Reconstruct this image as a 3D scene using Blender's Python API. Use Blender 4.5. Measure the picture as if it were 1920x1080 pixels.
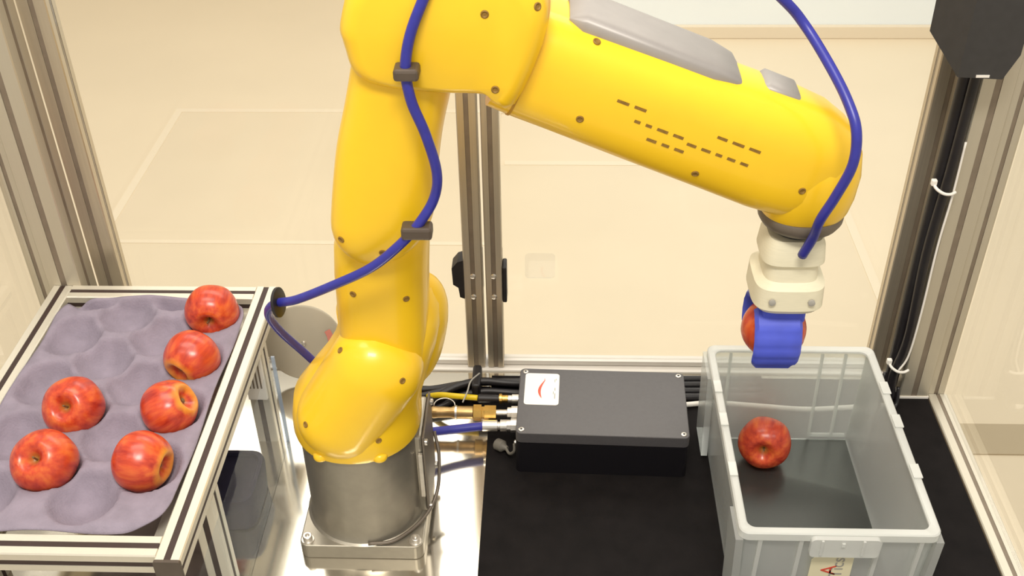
import bpy, bmesh, math, random
from mathutils import Vector, Matrix
random.seed(4)
scene = bpy.context.scene
for o in list(bpy.data.objects):
    bpy.data.objects.remove(o, do_unlink=True)
COL = scene.collection

# ------------------------------------------------------------------ camera
H = 1.15
FPX = 2032.0
th, ps, ro = math.radians(36.06), math.radians(2.37), math.radians(0.92)
fw = Vector((-math.sin(ps)*math.cos(th), math.cos(ps)*math.cos(th), -math.sin(th)))
r0 = Vector((math.cos(ps), math.sin(ps), 0)); u0 = r0.cross(fw)
rt = math.cos(ro)*r0 - math.sin(ro)*u0
up = math.sin(ro)*r0 + math.cos(ro)*u0
cam_d = bpy.data.cameras.new('camera'); cam = bpy.data.objects.new('camera', cam_d); COL.objects.link(cam)
cam_d.sensor_fit = 'HORIZONTAL'; cam_d.sensor_width = 36.0; cam_d.lens = FPX/1920*36.0
cam_d.clip_start = 0.01; cam_d.clip_end = 60
cam.matrix_world = Matrix(((rt.x, up.x, -fw.x, 0), (rt.y, up.y, -fw.y, 0), (rt.z, up.z, -fw.z, H), (0, 0, 0, 1)))
scene.camera = cam

# ------------------------------------------------------------------ world, lights, exposure
w = bpy.data.worlds.new('world'); scene.world = w; w.use_nodes = True
w.node_tree.nodes['Background'].inputs[0].default_value = (1.0, 0.945, 0.85, 1)
w.node_tree.nodes['Background'].inputs[1].default_value = 0.72

def area(name, loc, target, sx, sy, power, col):
    d = bpy.data.lights.new(name, 'AREA'); d.shape = 'RECTANGLE'; d.size = sx; d.size_y = sy
    d.energy = power; d.color = col
    o = bpy.data.objects.new(name, d); COL.objects.link(o); o.location = loc
    o.rotation_euler = (Vector(target)-Vector(loc)).to_track_quat('-Z', 'Y').to_euler()
    return o
area('cell_lamp', (-0.05, -0.15, 2.5), (0, 0.95, 0.1), 0.85, 0.40, 43, (1.0, 0.95, 0.86))
area('room_lamp', (0.0, 3.3, 2.6), (0.0, 3.3, 0), 3.6, 1.6, 68, (1.0, 0.95, 0.87))
area('room_lamp', (-0.6, 1.0, 2.6), (-0.6, 1.0, 0), 1.6, 0.6, 20, (1.0, 0.94, 0.84))
vs = scene.view_settings
scene.display_settings.display_device = 'sRGB'
vs.view_transform = 'Standard'; vs.look = 'None'; vs.gamma = 1.0; vs.use_curve_mapping = False
vs.exposure = 0.0

# ------------------------------------------------------------------ materials
def mat(name, col, rough=0.5, metal=0.0, noise=0.0, nscale=40, bump=0.0, bscale=200, coat=0.0, spec=0.5, stretch=None):
    m = bpy.data.materials.new(name); m.use_nodes = True
    nt = m.node_tree; b = nt.nodes['Principled BSDF']
    b.inputs['Base Color'].default_value = (*col, 1); b.inputs['Roughness'].default_value = rough
    b.inputs['Metallic'].default_value = metal; b.inputs['Coat Weight'].default_value = coat
    b.inputs['Specular IOR Level'].default_value = spec
    tc = nt.nodes.new('ShaderNodeTexCoord'); mp = nt.nodes.new('ShaderNodeMapping')
    nt.links.new(tc.outputs['Object'], mp.inputs['Vector'])
    if stretch: mp.inputs['Scale'].default_value = stretch
    if noise:
        n = nt.nodes.new('ShaderNodeTexNoise'); n.inputs['Scale'].default_value = nscale; n.inputs['Detail'].default_value = 4
        nt.links.new(mp.outputs['Vector'], n.inputs['Vector'])
        r = nt.nodes.new('ShaderNodeValToRGB')
        r.color_ramp.elements[0].position = 0.3; r.color_ramp.elements[1].position = 0.7
        r.color_ramp.elements[0].color = (*[c*(1-noise) for c in col], 1)
        r.color_ramp.elements[1].color = (*[min(1, c*(1+noise)) for c in col], 1)
        nt.links.new(n.outputs['Fac'], r.inputs['Fac']); nt.links.new(r.outputs['Color'], b.inputs['Base Color'])
    if bump:
        n2 = nt.nodes.new('ShaderNodeTexNoise'); n2.inputs['Scale'].default_value = bscale
        nt.links.new(mp.outputs['Vector'], n2.inputs['Vector'])
        bp = nt.nodes.new('ShaderNodeBump'); bp.inputs['Strength'].default_value = bump; bp.inputs['Distance'].default_value = 0.002
        nt.links.new(n2.outputs['Fac'], bp.inputs['Height']); nt.links.new(bp.outputs['Normal'], b.inputs['Normal'])
    return m

def clear(name, tint, gloss=1.0, haze=0.0, hazecol=(1, 1, 1), translucent=0.0, ior=1.45, grough=0.03):
    """see-through sheet: transparent + fresnel gloss + a little milky scatter"""
    m = bpy.data.materials.new(name); m.use_nodes = True; nt = m.node_tree
    nt.nodes.clear()
    out = nt.nodes.new('ShaderNodeOutputMaterial')
    tr = nt.nodes.new('ShaderNodeBsdfTransparent'); tr.inputs[0].default_value = (*tint, 1)
    base = tr.outputs[0]
    if haze > 0:
        df = nt.nodes.new('ShaderNodeBsdfDiffuse'); df.inputs[0].default_value = (*hazecol, 1)
        tl = nt.nodes.new('ShaderNodeBsdfTranslucent'); tl.inputs[0].default_value = (*hazecol, 1)
        mx = nt.nodes.new('ShaderNodeMixShader'); mx.inputs[0].default_value = translucent
        nt.links.new(df.outputs[0], mx.inputs[1]); nt.links.new(tl.outputs[0], mx.inputs[2])
        m2 = nt.nodes.new('ShaderNodeMixShader'); m2.inputs[0].default_value = haze
        nt.links.new(base, m2.inputs[1]); nt.links.new(mx.outputs[0], m2.inputs[2]); base = m2.outputs[0]
    gl = nt.nodes.new('ShaderNodeBsdfGlossy'); gl.inputs['Roughness'].default_value = grough
    fr = nt.nodes.new('ShaderNodeFresnel'); fr.inputs[0].default_value = ior
    mu = nt.nodes.new('ShaderNodeMath'); mu.operation = 'MULTIPLY'; mu.inputs[1].default_value = gloss
    nt.links.new(fr.outputs[0], mu.inputs[0])
    m3 = nt.nodes.new('ShaderNodeMixShader')
    nt.links.new(mu.outputs[0], m3.inputs[0]); nt.links.new(base, m3.inputs[1]); nt.links.new(gl.outputs[0], m3.inputs[2])
    nt.links.new(m3.outputs[0], out.inputs[0])
    return m

M = {}
M['floor'] = mat('beige_floor', (0.80, 0.69, 0.51), 0.45, noise=0.02, nscale=2)
M['floor2'] = mat('beige_floor_sheet', (0.770, 0.665, 0.49), 0.42, noise=0.02, nscale=3)
M['edging'] = mat('floor_edging', (0.83, 0.73, 0.56), 0.4, noise=0.01)
M['floordark'] = mat('floor_border', (0.50, 0.41, 0.27), 0.45, noise=0.03, nscale=3)
M['wall'] = mat('white_wall', (0.88, 0.95, 1.0), 0.6, noise=0.01, nscale=3)
M['skirt'] = mat('skirting', (0.80, 0.70, 0.54), 0.5, noise=0.01)
M['alu'] = mat('anodised_aluminium', (0.76, 0.71, 0.60), 0.42, 0.55, noise=0.012, nscale=8, stretch=(30, 30, 1))
M['aludark'] = mat('brushed_aluminium_post', (0.60, 0.53, 0.42), 0.34, 0.75, noise=0.05, nscale=8, stretch=(40, 40, 1))
M['alupost'] = mat('corner_post_aluminium', (0.58, 0.53, 0.43), 0.42, 0.6, noise=0.012, nscale=8, stretch=(30, 30, 1))
M['slot'] = mat('brown_slot_strip', (0.040, 0.020, 0.016), 0.5, noise=0.1)
M['slotgrey'] = mat('grey_slot_recess', (0.26, 0.21, 0.16), 0.45, 0.4, noise=0.1)
M['cap'] = mat('brown_end_cap', (0.085, 0.062, 0.045), 0.5, noise=0.1)
M['sheet'] = mat('table_sheet', (0.70, 0.655, 0.56), 0.11, 0.94, noise=0.02, nscale=6, bump=0.015, bscale=8)
M['mat'] = mat('black_mat', (0.0085, 0.0068, 0.0068), 0.72, noise=0.25, nscale=30, bump=0.1, bscale=900, spec=0.15)
M['black'] = mat('black_plastic', (0.012, 0.010, 0.012), 0.45, noise=0.2, nscale=60)
M['boxlid'] = mat('box_lid_sheen', (0.085, 0.080, 0.083), 0.34, noise=0.05, nscale=200, bump=0.08, bscale=1500)  # black lid painted lighter to carry the reflected light on its top
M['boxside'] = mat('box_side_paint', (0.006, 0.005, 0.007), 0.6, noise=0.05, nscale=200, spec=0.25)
M['darkgrey'] = mat('dark_grey_housing', (0.035, 0.033, 0.033), 0.5, noise=0.1, nscale=80)
M['yellow'] = mat('robot_yellow_paint', (1.0, 0.615, 0.018), 0.33, noise=0.02, nscale=30, coat=0.2)
M['seam'] = mat('yellow_seam', (0.55, 0.28, 0.01), 0.5, noise=0.1)
M['print'] = mat('faded_dark_print', (0.26, 0.14, 0.02), 0.6, noise=0.2, nscale=300)
M['robgrey'] = mat('robot_grey_casting', (0.40, 0.365, 0.30), 0.34, 0.72, noise=0.05, nscale=60, bump=0.03, bscale=600)
M['flange'] = mat('dark_flange', (0.17, 0.14, 0.11), 0.45, 0.3, noise=0.06, nscale=60)
M['cover'] = mat('pale_grey_cover', (0.34, 0.315, 0.30), 0.45, 0.2, noise=0.04)
M['steel'] = mat('steel_screw', (0.72, 0.68, 0.62), 0.3, 0.9, noise=0.05, nscale=200)
M['brass'] = mat('brass', (0.75, 0.46, 0.12), 0.26, 0.95, noise=0.06, nscale=150)
M['bronze'] = mat('dull_brass', (0.48, 0.32, 0.14), 0.34, 0.85, noise=0.08, nscale=150)
M['hose'] = mat('blue_hose', (0.030, 0.032, 0.30), 0.36, noise=0.08, nscale=100)
M['bluegrip'] = mat('blue_silicone', (0.075, 0.105, 0.62), 0.45, noise=0.06, nscale=60)
M['cream'] = mat('cream_printed_plastic', (0.80, 0.74, 0.55), 0.5, noise=0.03, nscale=80, bump=0.1, bscale=700, stretch=(1, 1, 8))
M['cable'] = mat('black_cable', (0.010, 0.008, 0.010), 0.42, noise=0.1, nscale=100)
M['ycable'] = mat('yellow_cable', (0.80, 0.58, 0.01), 0.4, noise=0.05, nscale=100)
M['white'] = mat('white_plastic', (0.86, 0.82, 0.76), 0.4, noise=0.02)
M['label'] = mat('label_paper', (0.92, 0.88, 0.80), 0.5, noise=0.01)
M['labelcream'] = mat('cream_label_paper', (0.87, 0.80, 0.55), 0.5, noise=0.01)
M['red'] = mat('red_print', (0.75, 0.10, 0.06), 0.5, noise=0.03)
M['greyprint'] = mat('grey_print', (0.40, 0.38, 0.34), 0.6, noise=0.03)
M['pulp'] = mat('moulded_pulp', (0.275, 0.235, 0.290), 0.85, noise=0.10, nscale=45, bump=0.35, bscale=350, spec=0.2)
M['disc'] = mat('grey_disc', (0.46, 0.41, 0.32), 0.45, 0.25, noise=0.04, nscale=20)
M['stem'] = mat('apple_stem', (0.20, 0.12, 0.05), 0.8, noise=0.2, nscale=200)
M['greycap'] = mat('grey_rubber', (0.16, 0.145, 0.12), 0.55, noise=0.1)
M['pane'] = clear('clear_pane', (0.985, 0.98, 0.965), 0.22, 0.015, (1, 0.97, 0.9))
M['acrylic'] = clear('acrylic_sheet', (0.95, 0.965, 0.98), 0.05, 0.008, (0.9, 0.95, 1))
M['acredge'] = clear('acrylic_edge', (0.85, 0.92, 1.0), 0.7, 0.45, (0.78, 0.86, 1.0), 0.4)
M['bin'] = clear('milky_bin_plastic', (0.95, 0.98, 0.97), 0.7, 0.34, (1.0, 1.0, 0.98), 0.38, 1.4, 0.25)
M['binrim'] = clear('milky_bin_rim', (0.95, 0.98, 0.97), 0.8, 0.66, (1.0, 1.0, 0.96), 0.30, 1.4, 0.2)
M['binfloor'] = clear('bin_floor_plastic', (0.95, 0.97, 0.95), 0.25, 0.022, (0.80, 0.84, 0.78), 0.3, 1.4, 0.25)

def apple_mat():
    m = bpy.data.materials.new('apple_skin'); m.use_nodes = True; nt = m.node_tree; b = nt.nodes['Principled BSDF']
    b.inputs['Roughness'].default_value = 0.27; b.inputs['Specular IOR Level'].default_value = 0.55
    tc = nt.nodes.new('ShaderNodeTexCoord'); oi = nt.nodes.new('ShaderNodeObjectInfo')
    sep = nt.nodes.new('ShaderNodeSeparateXYZ'); nt.links.new(tc.outputs['Object'], sep.inputs[0])
    mp = nt.nodes.new('ShaderNodeMapping'); mp.inputs['Scale'].default_value = (1, 1, 0.18)
    nt.links.new(tc.outputs['Object'], mp.inputs['Vector'])
    n = nt.nodes.new('ShaderNodeTexNoise'); n.noise_dimensions = '4D'; n.inputs['Scale'].default_value = 95; n.inputs['Detail'].default_value = 5
    nt.links.new(mp.outputs[0], n.inputs['Vector']); nt.links.new(oi.outputs['Random'], n.inputs['W'])
    r = nt.nodes.new('ShaderNodeValToRGB')
    r.color_ramp.elements[0].position = 0.30; r.color_ramp.elements[0].color = (0.36, 0.022, 0.014, 1)
    r.color_ramp.elements[1].position = 0.74; r.color_ramp.elements[1].color = (0.78, 0.17, 0.035, 1)
    e = r.color_ramp.elements.new(0.50); e.color = (0.60, 0.065, 0.022, 1)
    nt.links.new(n.outputs['Fac'], r.inputs['Fac'])
    # calyx end (local -z) turns orange-yellow
    rr = nt.nodes.new('ShaderNodeValToRGB'); mr = nt.nodes.new('ShaderNodeMapRange')
    mr.inputs['From Min'].default_value = -0.036; mr.inputs['From Max'].default_value = 0.036
    nt.links.new(sep.outputs['Z'], mr.inputs['Value'])
    n3 = nt.nodes.new('ShaderNodeTexNoise'); n3.inputs['Scale'].default_value = 60
    nt.links.new(tc.outputs['Object'], n3.inputs['Vector'])
    ad = nt.nodes.new('ShaderNodeMath'); ad.operation = 'MULTIPLY_ADD'; ad.inputs[1].default_value = 0.10
    nt.links.new(n3.outputs['Fac'], ad.inputs[0]); nt.links.new(mr.outputs[0], ad.inputs[2])
    rr.color_ramp.elements[0].position = 0.10; rr.color_ramp.elements[0].color = (1, 1, 1, 1)
    rr.color_ramp.elements[1].position = 0.20; rr.color_ramp.elements[1].color = (0, 0, 0, 1)
    nt.links.new(ad.outputs[0], rr.inputs['Fac'])
    mx = nt.nodes.new('ShaderNodeMix'); mx.data_type = 'RGBA'
    nt.links.new(rr.outputs['Color'], mx.inputs['Factor']); nt.links.new(r.outputs['Color'], mx.inputs['A'])
    mx.inputs['B'].default_value = (0.80, 0.36, 0.05, 1)
    # russet at the bottom of the stem cavity: distance from axis, upper half
    vl = nt.nodes.new('ShaderNodeVectorMath'); vl.operation = 'MULTIPLY'; vl.inputs[1].default_value = (1, 1, 0)
    nt.links.new(tc.outputs['Object'], vl.inputs[0])
    ln = nt.nodes.new('ShaderNodeVectorMath'); ln.operation = 'LENGTH'; nt.links.new(vl.outputs[0], ln.inputs[0])
    r4 = nt.nodes.new('ShaderNodeValToRGB')
    mr2 = nt.nodes.new('ShaderNodeMapRange'); mr2.inputs['From Max'].default_value = 0.012
    nt.links.new(ln.outputs['Value'], mr2.inputs['Value']); nt.links.new(mr2.outputs[0], r4.inputs['Fac'])
    r4.color_ramp.elements[0].position = 0.2; r4.color_ramp.elements[0].color = (1, 1, 1, 1)
    r4.color_ramp.elements[1].position = 0.75; r4.color_ramp.elements[1].color = (0, 0, 0, 1)
    mx2 = nt.nodes.new('ShaderNodeMix'); mx2.data_type = 'RGBA'
    nt.links.new(r4.outputs['Color'], mx2.inputs['Factor']); nt.links.new(mx.outputs['Result'], mx2.inputs['A'])
    mx2.inputs['B'].default_value = (0.42, 0.17, 0.03, 1)
    nt.links.new(mx2.outputs['Result'], b.inputs['Base Color'])
    return m
M['apple'] = apple_mat()

# ------------------------------------------------------------------ helpers
def tag(o, label=None, cat=None, group=None, kind=None):
    if label: o['label'] = label
    if cat: o['category'] = cat
    if group: o['group'] = group
    if kind: o['kind'] = kind
    return o
def empty(name, loc, label=None, cat=None, group=None, kind=None):
    o = bpy.data.objects.new(name, None); COL.objects.link(o); o.location = loc; o.empty_display_size = 0.02
    return tag(o, label, cat, group, kind)
def wloc(o):
    p = Vector((0, 0, 0))
    while o is not None:
        p = p + o.location; o = o.parent
    return p
def build(name, bm, m, parent=None, smooth=False, origin=None, auto=None):
    """link bm (world coordinates) as one mesh object"""
    me = bpy.data.meshes.new(name)
    bmesh.ops.recalc_face_normals(bm, faces=bm.faces[:])
    org = Vector(origin) if origin is not None else (wloc(parent) if parent is not None else Vector((0, 0, 0)))
    bmesh.ops.translate(bm, verts=bm.verts[:], vec=-org)
    bm.to_mesh(me); bm.free()
    me.materials.append(M[m] if isinstance(m, str) else m)
    o = bpy.data.objects.new(name, me); COL.objects.link(o)
    if parent is not None:
        o.parent = parent; o.location = org - wloc(parent)
    else:
        o.location = org
    if smooth:
        for p in me.polygons: p.use_smooth = True
        if auto is not None:
            me.set_sharp_from_angle(angle=math.radians(auto))
    return o
def B(bm, x0, x1, y0, y1, z0, z1, bev=0.0, seg=2):
    r = bmesh.ops.create_cube(bm, size=1.0)
    vs_ = r['verts']
    for v in vs_:
        v.co = Vector(((x0+x1)/2+v.co.x*(x1-x0), (y0+y1)/2+v.co.y*(y1-y0), (z0+z1)/2+v.co.z*(z1-z0)))
    if bev:
        es = list({e for v in vs_ for e in v.link_edges})
        bmesh.ops.bevel(bm, geom=es, offset=bev, segments=seg, affect='EDGES', profile=0.5)
    return bm
def box(name, m, parent, x0, x1, y0, y1, z0, z1, bev=0.0, **k):
    return build(name, B(bmesh.new(), x0, x1, y0, y1, z0, z1, bev), m, parent, **k)
def frame_of(d):
    d = Vector(d).normalized()
    a = Vector((0, 0, 1)) if abs(d.z) < 0.9 else Vector((1, 0, 0))
    u = d.cross(a).normalized(); v = u.cross(d).normalized()
    return u, v
def ring(bm, c, u, v, pts):
    return [bm.verts.new(Vector(c)+u*a+v*b) for a, b in pts]
def skin(bm, rings, cap=True, closed=False):
    n = len(rings[0])
    for A, Bq in zip(rings[:-1], rings[1:]):
        for i in range(n):
            j = (i+1) % n
            bm.faces.new((A[i], A[j], Bq[j], Bq[i]))
    if closed:
        A, Bq = rings[-1], rings[0]
        for i in range(n):
            j = (i+1) % n
            bm.faces.new((A[i], A[j], Bq[j], Bq[i]))
    elif cap:
        bm.faces.new(rings[0]); bm.faces.new(list(reversed(rings[-1])))
def circ(r, n=20, ry=None):
    ry = r if ry is None else ry
    return [(r*math.cos(2*math.pi*i/n), ry*math.sin(2*math.pi*i/n)) for i in range(n)]
def superell(a, b, p=3.0, n=32):
    out = []
    for i in range(n):
        t = 2*math.pi*i/n; c, s = math.cos(t), math.sin(t)
        out.append((a*math.copysign(abs(c)**(2/p), c), b*math.copysign(abs(s)**(2/p), s)))
    return out
def cyl(bm, p0, p1, r, r2=None, n=24):
    p0, p1 = Vector(p0), Vector(p1); u, v = frame_of(p1-p0)
    skin(bm, [ring(bm, p0, u, v, circ(r, n)), ring(bm, p1, u, v, circ(r if r2 is None else r2, n))])
    return bm
def lathe(bm, p0, axis, prof, n=24):
    """prof: (distance along axis, radius)"""
    axis = Vector(axis).normalized(); u, v = frame_of(axis)
    skin(bm, [ring(bm, Vector(p0)+axis*d, u, v, circ(max(r, 1e-5), n)) for d, r in prof])
    return bm
def smooth_path(pts, sub=8):
    P = [Vector(p) for p in pts]; P = [P[0]*2-P[1]]+P+[P[-1]*2-P[-2]]
    out = []
    for i in range(1, len(P)-2):
        a, b, c, d = P[i-1:i+3]
        for k in range(sub):
            t = k/sub
            out.append(0.5*((2*b)+(c-a)*t+(2*a-5*b+4*c-d)*t*t+(3*b-a-3*c+d)*t**3))
    out.append(P[-2]); return out
def tube(bm, pts, r, n=12, sub=8):
    path = smooth_path(pts, sub) if sub > 1 else [Vector(p) for p in pts]
    T = (path[1]-path[0]).normalized(); u, v = frame_of(T); rings = []
    for i, p in enumerate(path):
        a = path[max(i-1, 0)]; b = path[min(i+1, len(path)-1)]
        t = (b-a).normalized(); u = (u-t*u.dot(t)).normalized(); v = t.cross(u)
        rings.append(ring(bm, p, u, v, circ(r, n)))
    skin(bm, rings); return bm
def prism(bm, poly, axis, a0, a1):
    """poly in the two other axes (order x,y / x,z / y,z), extruded along axis a0..a1"""
    def P(q, a):
        return {'z': (q[0], q[1], a), 'y': (q[0], a, q[1]), 'x': (a, q[0], q[1])}[axis]
    A = [bm.verts.new(P(q, a0)) for q in poly]; Bq = [bm.verts.new(P(q, a1)) for q in poly]
    skin(bm, [A, Bq]); return bm
def rrect(x0, x1, y0, y1, r, n=6):
    out = []
    for cx, cy, a0 in ((x1-r, y1-r, 0), (x0+r, y1-r, 90), (x0+r, y0+r, 180), (x1-r, y0+r, 270)):
        for k in range(n+1):
            a = math.radians(a0+90*k/n); out.append((cx+r*math.cos(a), cy+r*math.sin(a)))
    return out

def profile(name, parent, axis, c, a0, a1, s=0.030, slot=0.008, depth=0.003, sides='NSEW', m='alu', ms='slot', s2=None):
    """T-slot bar along axis; c = centre in the two other axes. sides: E=+first W=-first N=+second S=-second"""
    h = s/2; k = (s2 or s)/2; q = slot/2; d = depth; e = 0.0015
    poly = [(-h+e, -k)]
    poly += [(-q, -k), (-q, -k+d), (q, -k+d), (q, -k)] if 'S' in sides else []
    poly += [(h-e, -k), (h, -k+e)]
    poly += [(h, -q), (h-d, -q), (h-d, q), (h, q)] if 'E' in sides else []
    poly += [(h, k-e), (h-e, k)]
    poly += [(q, k), (q, k-d), (-q, k-d), (-q, k)] if 'N' in sides else []
    poly += [(-h+e, k), (-h, k-e)]
    poly += [(-h, q), (-h+d, q), (-h+d, -q), (-h, -q)] if 'W' in sides else []
    poly += [(-h, -k+e)]
    poly = [(c[0]+a, c[1]+b) for a, b in poly]
    o = build(name, prism(bmesh.new(), poly, axis, a0, a1), m, parent)
    t = d-0.0008; g = q-0.0002
    for sd in sides:
        rr = {'S': (-g, g, -k+0.0008, -k+d), 'N': (-g, g, k-d, k-0.0008), 'E': (h-d, h-0.0008, -g, g), 'W': (-h+0.0008, -h+d, -g, g)}[sd]
        pl = [(c[0]+rr[0], c[1]+rr[2]), (c[0]+rr[1], c[1]+rr[2]), (c[0]+rr[1], c[1]+rr[3]), (c[0]+rr[0], c[1]+rr[3])]
        build('slot_strip', prism(bmesh.new(), pl, axis, a0+0.0005, a1-0.0005), ms, o)
    return o

# ================================================================== THE ROOM
FZ = -0.90
fl = tag(box('floor', 'floor', None, -6, 6, -3, 6.3, FZ-0.05, FZ), kind='structure')
box('floor_panel', 'floor2', fl, -1.53, -0.20, 1.75, 4.03, FZ, FZ+0.004)
box('floor_panel', 'floor2', fl, -0.20, 1.03, 1.75, 3.60, FZ, FZ+0.004)
box('edging_strip', 'edging', fl, -1.56, -1.53, 1.75, 4.03, FZ, FZ+0.006)
box('edging_strip', 'edging', fl, -1.56, -0.17, 4.03, 4.06, FZ, FZ+0.006)
box('edging_strip', 'edging', fl, -0.17, 1.06, 3.60, 3.63, FZ, FZ+0.006)
box('edging_strip', 'edging', fl, 1.03, 1.06, 1.75, 3.60, FZ, FZ+0.006)
box('edging_strip', 'edging', fl, -1.53, -0.20, 3.05, 3.07, FZ+0.004, FZ+0.006)
box('border_strip', 'floordark', fl, 1.09, 5.9, 2.085, 2.20, FZ, FZ+0.004)
tag(box('wall_back', 'wall', None, -0.05, 6, 4.83, 4.9, FZ, 3.0), kind='structure')
tag(box('wall_back', 'floor', None, -6, -0.05, 6.2, 6.27, FZ, 3.0), kind='structure')
tag(box('trim_1', 'skirt', None, -0.05, 6, 4.80, 4.83, FZ, FZ+0.06, 0.004), kind='structure')

# ================================================================== MACHINE TABLE
tb = empty('machine_table', (0, 1.0, FZ), 'metal topped machine table carrying the robot and the black mat', 'table')
box('table_sheet', 'sheet', tb, -0.80, 0.5955, 0.30, 1.345, -0.006, 0.0)
box('table_core', 'aludark', tb, -0.80, 0.5955, 0.30, 1.345, -0.05, -0.006)
for x in (-0.76, 0.56):
    for y in (0.35, 1.30):
        profile('leg', tb, 'z', (x, y), FZ, -0.05, s=0.06, slot=0.010, sides='')
mt = tag(box('rubber_mat', 'mat', None, -0.090, 0.595, 0.31, 1.333, 0.0, 0.003), 'large black rubber mat covering the bare half of the metal table', 'mat')
tag(box('rubber_strip', 'mat', None, -0.235, -0.0905, 1.238, 1.306, 0.0, 0.003), 'narrow black rubber strip on the metal sheet behind the robot', 'mat')

# ================================================================== ENCLOSURE
en = empty('enclosure_frame', (0, 1.32, -0.05), 'aluminium profile enclosure frame with corner posts and clear side panes', 'frame')
# right corner post, left corner post
p = profile('corner_post', en, 'z', (0.5725, 1.3125), 0.0032, 1.25, s=0.045, slot=0.009, m='alupost', ms='slotgrey')
box('post_foot', 'white', p, 0.5495, 0.5955, 1.2885, 1.3355, 0.0031, 0.007)
profile('corner_post', en, 'z', (-0.729, 1.3255), 0.0, 1.25, s=0.050, slot=0.009, m='alupost', ms='slotgrey')
# side frames stand outside the table edges
profile('side_post', en, 'z', (0.6095, 1.3125), -0.04, 1.25, s=0.028, slot=0.006, m='alupost', ms='slotgrey')
profile('side_post', en, 'z', (-0.770, 1.3255), 0.0, 1.25, s=0.028, slot=0.006, m='alupost', ms='slotgrey')
profile('base_rail', en, 'y', (0.6125, -0.002), 0.25, 1.298, s=0.030, slot=0.006, depth=0.002, m='alu', ms='slotgrey', s2=0.014)
profile('base_rail', en, 'y', (-0.772, 0.008), 0.25, 1.311, s=0.030, slot=0.006, depth=0.002, m='alu', ms='slotgrey', s2=0.014)
box('back_sill', 'white', en, -0.755, 0.60, 1.3455, 1.3875, -0.050, 0.004, 0.002)
profile('top_rail', en, 'x', (1.3655, 1.27), -0.79, 0.63, s=0.04, slot=0.008)
box('side_pane', 'pane', en, 0.6200, 0.6235, 0.25, 1.297, 0.006, 1.24)
box('side_pane', 'pane', en, -0.780, -0.7765, 0.25, 1.311, 0.016, 1.24)

def door(x0, x1, w0, w1, label, latch_side):
    d = empty('enclosure_door', ((x0+x1)/2, 1.366, 0.006), label, 'door')
    profile('stile', d, 'z', (x0+w0/2, 1.366), 0.006, 1.24, s=w0, slot=0.007, m='aludark', ms='slotgrey', s2=0.030)
    profile('stile', d, 'z', (x1-w1/2, 1.366), 0.006, 1.24, s=w1, slot=0.007, m='aludark', ms='slotgrey', s2=0.030)
    profile('top_bar', d, 'x', (1.366, 1.225), x0+w0, x1-w1, s=0.03, slot=0.007, m='aludark', ms='slotgrey')
    box('bottom_seal', 'white', d, x0+w0, x1-w1, 1.358, 1.374, 0.006, 0.014)
    box('pane', 'pane', d, x0+w0-0.0, x1-w1, 1.364, 1.368, 0.014, 1.21)
    return d
dl = door(-0.7036, -0.1015, 0.040, 0.0285, 'clear enclosure door behind the fruit tray and robot', 1)
dr = door(-0.0965, 0.556, 0.0255, 0.040, 'clear enclosure door with a pale square sticker, behind the black box', 0)
for d, x in ((dl, -0.1158), (dr, -0.0838)):
    for z in (0.187, 0.148):
        lathe_b = lathe(bmesh.new(), (x, 1.3535, z), (0, -1, 0), [(0, 0.0048), (0.003, 0.0048), (0.004, 0.003), (0.0025, 0.0022)], 14)
        build('bolt', lathe_b, 'steel', d, True, auto=40)
bm = prism(bmesh.new(), [(-0.1300, 0.215), (-0.139, 0.212), (-0.148, 0.200), (-0.147, 0.170), (-0.139, 0.164), (-0.137, 0.146), (-0.1300, 0.143)], 'y', 1.352, 1.380)
build('latch', bm, 'black', dl)
box('latch_plate', 'black', dl, -0.1298, -0.1018, 1.3815, 1.392, 0.140, 0.216, 0.002)
box('latch', 'black', dr, -0.0708, -0.0640, 1.352, 1.380, 0.136, 0.202, 0.002)
box('latch_plate', 'black', dr, -0.0962, -0.0712, 1.3815, 1.392, 0.140, 0.216, 0.002)
st = build('sticker', prism(bmesh.new(), rrect(-0.036, 0.010, 0.176, 0.222, 0.006), 'y', 1.3632, 1.3640),
           clear('pale_sticker', (1, 1, 1), 0.6, 0.10, (1.0, 0.97, 0.86), 0.5), dr)

# grey round plate leaning against the left door
rp = empty('round_plate', (-0.392, 1.335, 0.0), 'grey round plate with a small hub, leaning on the clear door behind the robot', 'plate')
nrm = Vector((0.02, -0.95, 0.30)).normalized(); pc = Vector((-0.388, 1.332, 0.0685))
build('disc', lathe(bmesh.new(), pc+nrm*0.003, -nrm, [(0, 0.060), (0.001, 0.0625), (0.005, 0.0625), (0.006, 0.060)], 56), 'disc', rp, True, auto=40)
build('hub', lathe(bmesh.new(), pc+nrm*0.0028, nrm, [(0, 0.0042), (0.0025, 0.0040), (0.0035, 0.002)], 18), 'steel', rp, True, auto=40)
u_, v_ = frame_of(nrm)
bm = bmesh.new()
ctr = pc+nrm*0.0042
R0, R1 = 0.040, 0.050
pp = []
for k in range(9):
    a = math.radians(-14+44*k/8)
    pp.append(a)
def pt(a, r): return ctr+Vector((1, 0, 0))*r*math.cos(a)+Vector((0, 0.30, 0.95))*r*math.sin(a)
A = [bm.verts.new(pt(a, R0)) for a in pp]; Bv = [bm.verts.new(pt(a, R1)) for a in pp]
for i in range(8): bm.faces.new((A[i], A[i+1], Bv[i+1], Bv[i]))
build('red_mark', bm, mat('faded_red_mark', (0.62, 0.22, 0.17), 0.5, noise=0.05), rp)

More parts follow.
